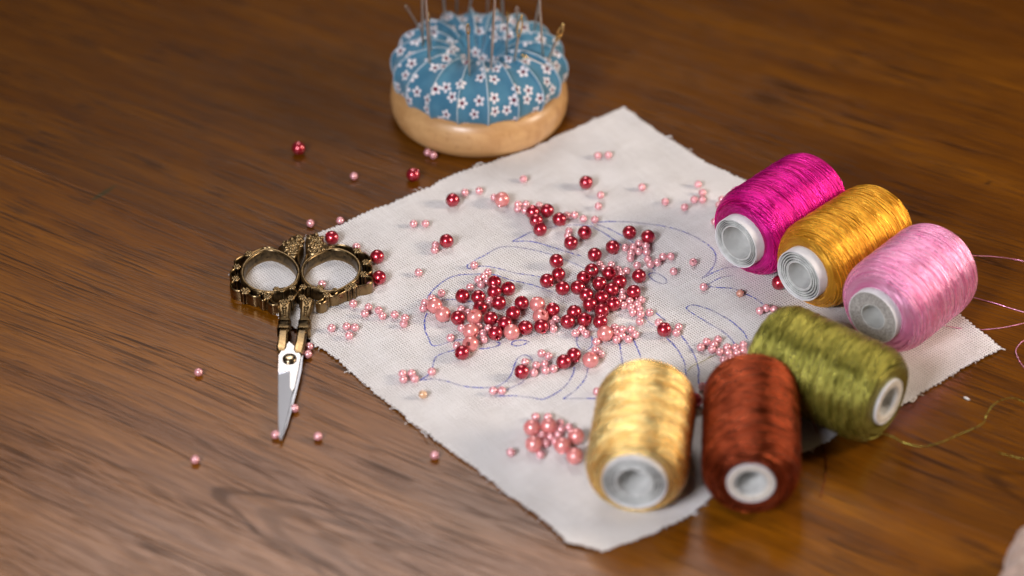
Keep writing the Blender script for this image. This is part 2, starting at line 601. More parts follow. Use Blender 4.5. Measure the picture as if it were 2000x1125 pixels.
# short fibres standing out all along the cut edge
rf = random.Random(12)
for j in range(70):
    i = rf.randrange(nb)
    p = Vector((bound[i].x, bound[i].y, 0))
    q = bound[(i + 3) % nb] - bound[i - 3]
    out = Vector((q.y, -q.x, 0)).normalized()
    if inside(p + out * 2, poly3):
        out = -out
    along = Vector((q.x, q.y, 0)).normalized() * rf.uniform(-.9, .9)
    ln = rf.uniform(.7, 2.0)
    h = cloth_h(p.x, p.y)
    bm = bmesh.new()
    tube(bm, catmull([p - out * .5 + Vector((0, 0, h - .05)), p + (out + along * .4) * ln * .5 + Vector((0, 0, h + rf.uniform(-.1, .4))), p + (out + along) * ln + Vector((0, 0, max(.15, h + rf.uniform(-.5, .5))))], 4), rf.uniform(.09, .16), 5)
    make('frayed_thread', bm, M['fray'], loc=CL, parent=cloth)

# the pen drawing
PEN = [
 [(1155, 436), (1172, 434), (1215, 433), (1260, 436), (1300, 443), (1340, 455), (1370, 470), (1391, 487), (1398, 503), (1391, 524), (1371, 543)],
 [(1371, 543), (1395, 532), (1420, 524), (1445, 522)],
 [(1166, 439), (1190, 448), (1218, 463), (1246, 482), (1262, 505), (1280, 528)],
 [(1160, 445), (1180, 456), (1200, 470), (1230, 492)],
 [(1000, 471), (1018, 462), (1040, 452), (1070, 446), (1095, 442), (1130, 440), (1160, 443)],
 [(1000, 471), (1030, 470), (1055, 475), (1080, 483), (1108, 492), (1135, 501)],
 [(912, 518), (925, 510), (950, 497), (970, 485), (990, 481), (1020, 483), (1050, 489), (1080, 498), (1108, 509), (1145, 527)],
 [(912, 518), (915, 524), (940, 519), (970, 523), (1005, 532), (1035, 536), (1060, 542)],
 [(834, 583), (843, 571), (855, 558), (872, 545), (893, 537), (925, 535), (960, 536), (995, 546), (1035, 555), (1080, 572)],
 [(863, 586), (890, 586), (930, 592), (990, 602), (1010, 607)],
 [(834, 611), (829, 625), (831, 645), (838, 662), (846, 674), (866, 671), (888, 665), (905, 663)],
 [(888, 684), (870, 688), (855, 694), (848, 702), (845, 715), (838, 730), (820, 742)],
 [(820, 742), (845, 740), (872, 745), (900, 754), (930, 758), (965, 757), (985, 748), (997, 735), (1004, 716), (1012, 700), (1024, 694), (1036, 698), (1041, 708)],
 [(967, 774), (1000, 774), (1035, 777), (1060, 780), (1085, 770), (1105, 755), (1118, 735), (1122, 718)],
 [(988, 764), (1005, 756), (1020, 748), (1023, 742)],
 [(1100, 780), (1118, 768), (1135, 752), (1145, 735), (1148, 719)],
 [(1100, 780), (1135, 779), (1185, 778), (1230, 776)],
 [(1034, 668), (1020, 665), (1004, 667), (999, 672), (1007, 676), (1022, 674), (1034, 668)],
 [(970, 668), (976, 672), (970, 677), (953, 681), (936, 682)],
 [(1127, 658), (1126, 668), (1130, 677), (1140, 683), (1151, 680), (1156, 672), (1156, 657)],
 [(1281, 532), (1292, 537), (1301, 545), (1301, 552), (1292, 553), (1278, 547), (1268, 538), (1270, 533), (1281, 532)],
 [(1209, 670), (1212, 684), (1214, 700), (1216, 712)],
 [(1237, 663), (1244, 680), (1250, 695), (1252, 712)],
 [(1261, 618), (1266, 627), (1276, 634)], [(1281, 610), (1290, 618), (1299, 626)],
 [(1302, 661), (1316, 675), (1329, 694), (1337, 712), (1340, 735)],
 [(1330, 656), (1345, 676), (1357, 698), (1364, 722), (1366, 750), (1385, 746)],
 [(1340, 601), (1350, 596), (1372, 601), (1400, 613), (1430, 630), (1450, 647), (1460, 662)],
 [(1340, 601), (1345, 608), (1362, 620), (1385, 634), (1410, 648), (1428, 663), (1438, 676)],
 [(1380, 556), (1397, 547), (1412, 542), (1432, 539)], [(1382, 558), (1405, 561), (1430, 563), (1450, 571), (1475, 583), (1492, 595)]]
bm = bmesh.new()
for ln in PEN:
    pts = catmull([at(x, y, .8) for x, y in ln], 14)
    row = []
    for i, p in enumerate(pts):
        t = pts[min(i + 1, len(pts) - 1)] - pts[max(i - 1, 0)]
        s = Vector((t.y, -t.x, 0)).normalized()
        w = .29 + .12 * noise.noise(p / 9) + .05 * random.uniform(-1, 1)
        p = p + s * .18 * noise.noise(p / 3)
        pr = []
        for k in (-1, 1):
            q = p + s * w * k
            pr.append(bm.verts.new((q.x, q.y, cloth_h(q.x, q.y) + .07)))
        row.append(pr)
    for a, b in zip(row, row[1:]):
        bm.faces.new((a[0], a[1], b[1], b[0]))
make('pen_drawing', bm, M['ink'], loc=CL, parent=cloth)

# ------------------------------------------------------------------ pincushion
PC = at(936, 221)
pin = tag(empty('pincushion', PC), 'round blue floral pincushion full of needles on a wooden base', 'pincushion')
bm = bmesh.new()
prof = [(0, 0), (0, 34), (.5, 36.2), (2, 37.6), (5, 38.7), (9, 39.2), (13, 38.7), (16, 37.2), (17.6, 35.4), (18, 33.6), (17.2, 32), (16.5, 30), (16.5, 0.0)]
prof = [(t, max(r, .01)) for t, r in prof]
lathe(bm, prof, 96, PC, Vector((0, 0, 1)), Vector((1, 0, 0)), Vector((0, 1, 0)))
make('wooden_base', bm, M['base'], loc=PC, parent=pin)
NL = 18
SEAM0 = math.radians(-90 + 6.7)
base_prof = catmull([Vector(p) for p in [(1.0, 26.5, 0), (4, 27.2, 0), (7.5, 29.4, 0), (11, 32.6, 0), (16, 35.4, 0), (22, 36.5, 0), (28, 35.4, 0), (33.7, 32.2, 0), (37.0, 27.8, 0), (37.7, 22.6, 0), (36.8, 18.4, 0), (34.2, 16.3, 0)]], 6)
arc = [0]
for a, b in zip(base_prof, base_prof[1:]):
    arc.append(arc[-1] + (b - a).length)

def cush(i, th):
    p = base_prof[i]
    t = base_prof[min(i + 1, len(base_prof) - 1)] - base_prof[max(i - 1, 0)]
    nrm = Vector((t.y, -t.x)).normalized()
    if nrm.y < 0 and i < 20:
        nrm = -nrm
    ph = ((th - SEAM0) * NL / (2 * PI)) % 1.0
    d = min(ph, 1 - ph)                                   # 0 at a seam, .5 in the lobe's middle
    k = min(1, p.x / 12) * (1 - .6 * max(0, min(1, (i - 48) / 16)))
    lift = (2.3 * math.sin(PI * d) ** .55 - 1.15) * k
    lift += .45 * noise.noise(Vector((p.x / 9 * math.cos(th), p.x / 9 * math.sin(th), p.y / 9)))
    r, z = p.x + nrm.x * lift, p.y + nrm.y * lift
    return Vector((PC.x + r * math.cos(th), PC.y + r * math.sin(th), z))

bm = bmesh.new()
uvl = bm.loops.layers.uv.new('UVMap')
SEG = NL * 14
rings = []
uvd = {}
for i in range(len(base_prof)):
    rg = []
    for k in range(SEG):
        th = SEAM0 + 2 * PI * k / SEG
        v = bm.verts.new(cush(i, th))
        rr = arc[i] + 2
        uvd[v] = (rr * math.cos(th) + 100, rr * math.sin(th) + 100)
        rg.append(v)
    rings.append(rg)
skin(bm, rings, False, True)
for f in bm.faces:
    for l in f.loops:
        l[uvl].uv = uvd[l.vert]
bm.verts.ensure_lookup_table()
bm.normal_update()
bvh = BVHTree.FromBMesh(bm)
make('cushion', bm, M['print'], loc=PC, parent=pin, angle=80)
bm = bmesh.new()
for s in range(NL):
    th = SEAM0 + 2 * PI * s / NL
    tube(bm, [cush(i, th) + Vector((math.cos(th) * .12, math.sin(th) * .12, .12)) for i in range(8, len(base_prof) - 2)], .24 if s % 3 else .32, 6)
make('seam_thread', bm, M['piping'], loc=PC, parent=pin)

# needles: base pixel on the cushion, top pixel (frame cuts the tall ones), shaft radius, gilt eye
NEED = [
 ((824, 62), (792, 11), .42, 0, 'thin needle leaning far left at the cushion\'s left side'),
 ((826, 90), (824, -26), .55, 0, 'thick grey needle standing left, cut by the frame, its point beside a flower'),
 ((839, 122), (829, -38), .50, 0, 'tall needle stuck in the left front lobe, tilting left'),
 ((842, 98), (836, 26), .42, 1, 'short needle with bright tip just behind the tall left one'),
 ((869, 36), (864, -30), .50, 0, 'needle standing at the back left rim of the cushion'),
 ((892, 30), (892, -36), .42, 0, 'thin faint needle at the back, second from the left rim'),
 ((915, 28), (926, -40), .45, 0, 'needle at the back leaning right, behind the dimple'),
 ((917, 147), (914, 46), .45, 1, 'short dark needle with a gilt eye stuck in the front middle'),
 ((952, 26), (953, -40), .42, 0, 'upright needle at the very back right of the middle'),
 ((959, 134), (968, -36), .55, 0, 'tall brown needle rising from the front right of the dimple'),
 ((983, 44), (980, -36), .50, 0, 'thick needle standing behind the dimple on the right'),
 ((989, 108), (992, 24), .38, 1, 'short thin needle with a pale eye right of the dimple'),
 ((1005, 119), (1019, 29), .50, 2, 'gilt eyed needle leaning right between two thin ones'),
 ((1008, 62), (1010, 14), .45, 0, 'short blunt needle behind the gilt eyed one'),
 ((1043, 60), (1060, -32), .45, 0, 'needle crossing its neighbour, leaning right, at the right rim'),
 ((1060, 107), (1052, -30), .45, 0, 'needle crossing its neighbour, leaning left, at the right rim'),
 ((1071, 116), (1101, 46), .55, 2, 'large golden eyed needle leaning right at the cushion\'s right edge')]

def build_needle(A, B, r, gilt, label, lying=False):
    r *= 1.2
    d = (B - A).normalized()
    L = (B - A).length
    root = tag(empty('sewing_needle', A), label, 'needle', 'needles stuck in the pincushion')
    side = d.cross(Vector((0, 1, 0)))
    side = side.normalized() if side.length > .1 else Vector((1, 0, 0))
    if gilt == 2:
        e0, e1 = .52, .97
    else:
        e0, e1 = .80, .975
    ts = [-.10 if not lying else 0, .04, .3, e0 - .02, e0]
    bm = bmesh.new()
    tube(bm, [A + d * L * t for t in ts], [r * .5, r * .75, r, r, r * 1.05], 10)
    make('shaft', bm, M['needle'], loc=A, parent=root)
    bm = bmesh.new()
    w = r * (1.25 if gilt == 2 else .95)
    for sgn in (-1, 1):
        pts = [A + d * L * (e0 - .01), A + d * L * (e0 * .75 + e1 * .25) + side * w * sgn, A + d * L * (e0 * .3 + e1 * .7) + side * w * sgn, A + d * L * e1]
        tube(bm, catmull(pts, 5), r * .62, 8)
    ball(bm, A + d * L * e1, r * 1.0, 1.0, 8)
    ball(bm, A + d * L * e0, r * 1.1, 1.0, 8)
    make('eye', bm, M['gilt'] if gilt else M['needle'], loc=A, parent=root)

def on_cushion(x, y):
    d = ray(x, y)
    hit = bvh.ray_cast(CAM, d)
    return hit[0] if hit[0] is not None else at(x, y, 30)

for (b, t, r, g, lab) in NEED:
    A = on_cushion(*b)
    d = ray(*t)
    B = CAM + d * ((A.y - CAM.y + random.uniform(-2, 2)) / d.y)       # rises in an upright plane through its own foot
    build_needle(A, B, r, g, lab)
A, B = on_cushion(1075, 134) + Vector((0, -.4, .7)), on_cushion(1018, 110) + Vector((0, -.4, .9))
build_needle(A, B, .42, 1, 'golden needle lying flat across the right front lobes', True)

# ------------------------------------------------------------------ thread spools
def spool(px, yaw, R, L, prot, rc, rh, kind, mat, label, threads=(), seed=1, taper=0.0):
    yaw = math.radians(yaw)
    P0 = Vector(px).to_3d()
    ax = Vector((math.cos(yaw), math.sin(yaw), 0))
    bx = Vector((-math.sin(yaw), math.cos(yaw), 0))
    cz = Vector((0, 0, 1))
    z0 = .7
    root = tag(empty('thread_spool', Vector((P0.x, P0.y, z0))), label, 'thread spool', 'embroidery thread spools')
    O = Vector((P0.x, P0.y, z0 + R))
    rnd = random.Random(seed)
    # wound thread
    raw = [(-.5 * L + .6, rc - .2), (-.5 * L, rc + .5), (-.5 * L + .25, .74 * R), (-.5 * L + 1.3, .84 * R), (-.5 * L + 3.2, .925 * R), (-.5 * L + 6, .98 * R), (-.5 * L + 9.5, R)]
    back = [(-t, r) for t, r in reversed(raw)]
    ctrl = [Vector((t, r, 0)) for t, r in raw] + [Vector((t, R, 0)) for t in (-.5 * L + 14, -.18 * L, 0, .18 * L, .5 * L - 14)] + [Vector((t, r, 0)) for t, r in back]
    pr = catmull(ctrl, 6)
    arcs = [0]
    for a, b in zip(pr, pr[1:]):
        arcs.append(arcs[-1] + (b - a).length)
    bm = bmesh.new()
    uvl = bm.loops.layers.uv.new('UVMap')
    SEG = 96
    rings = []
    for i, p in enumerate(pr):
        rg = []
        for k in range(SEG):
            th = 2 * PI * k / SEG
            r = p.y + .22 * 0.5 * noise.noise(Vector((p.x / 2.6, math.cos(th) * .9, math.sin(th) * .9 + seed * 9)))
            r *= 1 - taper * (p.x / L)
            rg.append(bm.verts.new(O + ax * p.x + (bx * math.cos(th) + cz * math.sin(th)) * r))
        rings.append(rg)
    for i in range(len(rings) - 1):
        for k in range(SEG):
            k2 = (k + 1) % SEG
            f = bm.faces.new((rings[i][k], rings[i][k2], rings[i + 1][k2], rings[i + 1][k]))
            for l, (ii, kk) in zip(f.loops, ((i, k), (i, k + 1), (i + 1, k + 1), (i + 1, k))):
                l[uvl].uv = (arcs[ii] + seed * 40, 2 * PI * R * kk / SEG)
    make('thread_bulk', bm, mat[0], loc=Vector((P0.x, P0.y, z0)), parent=root, angle=70)
    # the outermost windings, laid to and fro in two crossing directions
    pitch, lead = .56, 11.0
    half = .5 * L - 1.0
    turns = 2 * half / lead
    npass = int(lead / pitch)
    per = 56
    PX = np.array([p.x for p in pr])
    PY = np.array([p.y for p in pr])
    V, FC, UV = [], [], []
    base = 0
    for d in (1, -1):
        for q in range(npass):
            n = int(turns * per)
            t = np.linspace(0, 1, n)
            wv = .9 * math.sin(q * 1.7 + seed) * np.sin(t * 9 + q * .6 + d)
            x = d * (-half + 2 * half * t) + .22 * np.sin(t * 37 + q * 2.1 + d) + .25 * wv + rnd.uniform(-.28, .28)
            x = np.clip(x, -half, half)
            th = 2 * PI * (t * turns) * d + 2 * PI * q / npass + d * .4
            th = th + 0 * x
            lift = .20 * np.sin(x * .55 + th * 1.0 + seed) + .14 * np.sin(x * 1.3 - th * 2 + 2 * seed) + .10 * np.sin(x * 2.9 + th * 3)
            rr = (np.interp(x, PX, PY) + .02 + d * lift * .62 + rnd.uniform(-.05, .07)) * (1 - taper * x / L)
            ca, sa = np.cos(th), np.sin(th)
            A3, B3, C3 = np.array(ax), np.array(bx), np.array(cz)
            rad_ = ca[:, None] * B3 + sa[:, None] * C3
            ctr = np.array(O) + x[:, None] * A3 + rr[:, None] * rad_
            tr = .27
            ring = []
            for k in range(5):
                ph = 2 * PI * k / 5
                ring.append(ctr + tr * math.cos(ph) * rad_ + tr * math.sin(ph) * A3)
            vtx = np.stack(ring, 1).reshape(-1, 3)
            V.append(vtx)
            i = np.arange(n - 1)[:, None]
            k = np.arange(5)[None, :]
            k2 = (k + 1) % 5
            f = np.stack([i * 5 + k, i * 5 + k2, (i + 1) * 5 + k2, (i + 1) * 5 + k], -1).reshape(-1, 4)
            FC.append(f + base)
            uy = th * R + q * 3.7
            UV.append(np.stack([np.repeat(x + 40 * seed, 5), np.repeat(uy, 5)], -1))
            base += n * 5
    V = np.concatenate(V)
    FC = np.concatenate(FC)
    UV = np.concatenate(UV)
    me = bpy.data.meshes.new('wound_thread')
    me.vertices.add(len(V))
    me.vertices.foreach_set('co', ((V - np.array((P0.x, P0.y, z0))) * K).ravel())
    me.loops.add(FC.size)
    me.loops.foreach_set('vertex_index', FC.ravel())
    me.polygons.add(len(FC))
    me.polygons.foreach_set('loop_start', np.arange(0, FC.size, 4))
    me.polygons.foreach_set('use_smooth', np.ones(len(FC), bool))
    ul = me.uv_layers.new(name='UVMap')
    ul.data.foreach_set('uv', UV[FC.ravel()].ravel())
    me.update(calc_edges=True)
    me.materials.append(mat[1])
    wt = bpy.data.objects.new('wound_thread', me)
    COL.objects.link(wt)
    wt.parent = root
    # core
    SEG = 64
    a0 = -.5 * L - prot
    a1 = .5 * L + min(prot, 3)
    bm = bmesh.new()
    lathe(bm, [(a0 + .25, rc - .55), (a0, rc - .35), (a0, rc - .1), (a0 + .3, rc), (a1 - .3, rc), (a1, rc - .3), (a1 - .2, rc - .55)], SEG, O, ax, bx, cz, True)
    make('paper_wrap', bm, M['paper'], loc=Vector((P0.x, P0.y, z0)), parent=root)
    bm = bmesh.new()
    if kind == 'rolled':                                  # layers of paper rolled up, edges showing
        nlay = 4
        for q in range(nlay):
            ra = rh + (rc - .5 - rh) * q / nlay
            rb = rh + (rc - .5 - rh) * (q + .52) / nlay
            e = rnd.uniform(0, .25)
            lathe(bm, [(a0 + .25 + e, ra), (a0 + .05 + e, (ra + rb) / 2), (a0 + .25 + e, rb), (a1 - 2, rb), (a1 - 2, ra)], SEG, O, ax, bx, cz, True)
        make('rolled_layers', bm, M['inner'], loc=Vector((P0.x, P0.y, z0)), parent=root)
        bm = bmesh.new()
        lathe(bm, [(a0 + 1.3, rh + .1), (a0 + 1.3, rc - .5), (a1 - 2.4, rc - .5), (a1 - 2.4, rh + .1)], SEG, O, ax, bx, cz, True)
        make('gap_shade', bm, M['gap_black'], loc=Vector((P0.x, P0.y, z0)), parent=root)  # near-black ring stands in for the shade between the rolled paper layers
    elif kind == 'board':
        lathe(bm, [(a0 + .5, rh), (a0 + .15, rh + .4), (a0 + .2, (rh + rc) / 2), (a0 + .1, rc - .5), (a1 - 2, rc - .55), (a1 - 2, rh)], SEG, O, ax, bx, cz, True)
        make('board_ring', bm, M['board'], loc=Vector((P0.x, P0.y, z0)), parent=root)
    else:
        lathe(bm, [(a0 + .6, rh), (a0 + .02, rh + .5), (a0 - .05, (rh + rc) / 2), (a0 + .02, rc - .6), (a1 - 2, rc - .55), (a1 - 2, rh)], SEG, O, ax, bx, cz, True)
        make('tube_rim', bm, M['rim'], loc=Vector((P0.x, P0.y, z0)), parent=root)
    bm = bmesh.new()                                      # liner of the bore, stopped a little inside
    rl = rh - .05
    lathe(bm, [(a0 + .5, rl), (a0 + .5, rl - .35), (a0 + 13, rl - .6), (a0 + 13.2, .02), (a0 + 13.8, .02), (a0 + 13.9, rl)], SEG, O, ax, bx, cz, True)
    make('bore', bm, M['bore'], loc=Vector((P0.x, P0.y, z0)), parent=root)
    for pts, rad in threads:
        bm = bmesh.new()
        path = catmull([at(x, y, h) for x, y, h in pts], 12)
        path = [p + Vector((0, 0, .25 + .2 * noise.noise(p / 6))) for p in path]
        uvl = bm.loops.layers.uv.new('UVMap')
        tube(bm, path, rad, 6)
        for f in bm.faces:
            for l in f.loops:
                l[uvl].uv = (l.vert.co.y * .7, l.vert.co.x)
        make('loose_thread', bm, mat[1], loc=Vector((P0.x, P0.y, z0)), parent=root)
    return root

M['gap_black'] = mat_simple('gap_shade_black', (.018, .018, .018), .9)  # shade of the core's gaps, put in as a near-black colour
M['rim'] = mat_simple('cream_card', (.62, .57, .50), .7, 0, .8, .16, .0002)
M['bore'] = mat_simple('bore_paper', (.60, .60, .58), .6, 0, .25, .08)
def silk(name, dark, light, seed, **kw):
    return (mat_thread(name, dark, light, seed, **kw), mat_thread(name + '_strand', dark, light, seed + .5, strands=True, **kw))
TH = dict(
    magenta=silk('magenta_silk', (.46, .001, .13), (.84, .008, .34), 1),
    gold=silk('gold_silk', (.50, .19, .006), (.88, .45, .035), 2),
    pink=silk('pink_silk', (.80, .22, .44), (.98, .46, .68), 3, metal=.55),
    olive=silk('olive_silk', (.125, .115, .010), (.41, .375, .075), 4, rough=.27, metal=.74),
    rust=silk('rust_silk', (.105, .013, .002), (.36, .064, .019), 5, rough=.26, metal=.85),
    cream=silk('cream_gold_silk', (.80, .42, .07), (1.0, .80, .36), 6, metal=.82, rough=.26))

spool((110.3, 25.1), 46.5, 18.67, 48.9, 4.6, 11.0, 7.6, 'rolled', TH['magenta'], 'magenta thread spool, farthest back, with rolled white paper core',
      threads=[([(1452, 380, 30), (1462, 366, 31), (1490, 352, 33), (1520, 345, 36)], .12), ([(1428, 372, 20), (1436, 366, 22), (1450, 364, 26)], .12),
               ([(1473, 452, 14), (1484, 480, 12), (1488, 490, 10), (1474, 496, 9)], .14)], seed=1)
spool((134.7, 3.1), 45.3, 18.35, 49.9, 4.6, 11.0, 6.2, 'rolled', TH['gold'], 'golden yellow thread spool between the magenta and pale pink ones', seed=2)
spool((157.4, -26.9), 49.2, 19.6, 45.5, 3.4, 11.3, 5.6, 'board', TH['pink'], 'pale pink thread spool at far right with loose thread trailing off',
      threads=[([(1880, 497, 8), (1905, 500, 3), (1950, 503, 0), (2000, 511, 0), (2060, 528, 0), (2120, 570, 0), (2110, 625, 0), (2040, 624, 0), (2000, 611, 0), (1945, 594, 0), (1888, 579, 1), (1865, 574, 3)], .16),
               ([(1800, 626, 0), (1830, 634, 1), (1868, 641, 1), (1905, 645, 0), (1950, 642, 0), (2000, 632, 0), (2070, 612, 0), (2140, 640, 0), (2080, 655, 0), (2010, 662, 0), (1986, 680, 0), (1987, 698, 0), (2005, 722, 0), (2050, 745, 0)], .16)], seed=3)
spool((119.5, -80.5), 141.0, 18.8, 55.0, .8, 9.3, 6.0, 'card', TH['olive'], 'olive green thread spool lying crosswise behind the rust one',
      threads=[([(1700, 845, 2), (1738, 852, 0), (1765, 865, 0), (1800, 873, 0), (1835, 866, 0), (1870, 851, 0), (1918, 829, 2), (1926, 812, 5), (1940, 792, 6), (1962, 780, 5), (1985, 780, 2), (2030, 800, 0)], .16),
               ([(1948, 884, 0), (1962, 888, 0), (1980, 893, 0), (2030, 905, 0)], .11),
               ([(1343, 727, 1), (1352, 716, 1), (1372, 707, 1), (1396, 695, 1), (1430, 690, 3)], .13)], seed=4)
spool((88.6, -114.8), 86.0, 17.8, 58.0, .6, 8.9, 6.1, 'card', TH['rust'], 'rusty brown thread spool in the middle of the front row',
      threads=[([(1540, 745, 24), (1560, 758, 20), (1575, 785, 10), (1590, 830, 2), (1604, 868, 0), (1614, 905, 0), (1610, 940, 0), (1602, 975, 0)], .16)], seed=5)
spool((48.0, -117.2), 82.2, 18.5, 52.5, 1.8, 11.9, 6.8, 'rolled', TH['cream'], 'shiny cream gold thread spool at the left front, wide grey core', seed=6)

# ------------------------------------------------------------------ beads
def bead_mesh(name, r, rh, mat):
    bm = bmesh.new()
    a0 = math.asin(rh / r)
    prof = []
    n = 22
    for i in range(n + 1):
        a = a0 + (PI - 2 * a0) * i / n
        prof.append((r * math.cos(a), r * math.sin(a)))
    prof = [(prof[0][0] - r * .05, rh * .86)] + prof + [(prof[-1][0] + r * .05, rh * .86)]
    lathe(bm, prof, 36, Vector(), Vector((0, 0, 1)), Vector((1, 0, 0)), Vector((0, 1, 0)), True)
    bmesh.ops.recalc_face_normals(bm, faces=bm.faces)
    for v in bm.verts:
        v.co *= K
    me = bpy.data.meshes.new(name)
    bm.to_mesh(me)
    bm.free()
    me.materials.append(mat)
    me.polygons.foreach_set('use_smooth', [True] * len(me.polygons))
    me.set_sharp_from_angle(angle=math.radians(50))
    return me

RAD = dict(R=3.03, M=3.25, S=1.66, P=1.7, T=1.6)
MESH = dict(R=bead_mesh('dark_red_bead', 3.03, .98, M['red']), M=bead_mesh('salmon_bead', 3.25, 1.05, M['salmon']),
            S=bead_mesh('small_pink_bead', 1.66, .46, M['pink']), P=bead_mesh('peach_bead', 1.7, .40, M['peach']), T=bead_mesh('tan_bead', 1.6, .40, M['tan']))
ONE = dict(R='dark red bead', M='large salmon pink bead', S='small pink bead', P='small peach bead', T='small tan bead')
GRP = dict(R='dark red pearl beads', M='large salmon pink pearl beads', S='small pink pearl beads', P='small odd coloured beads', T='small odd coloured beads')
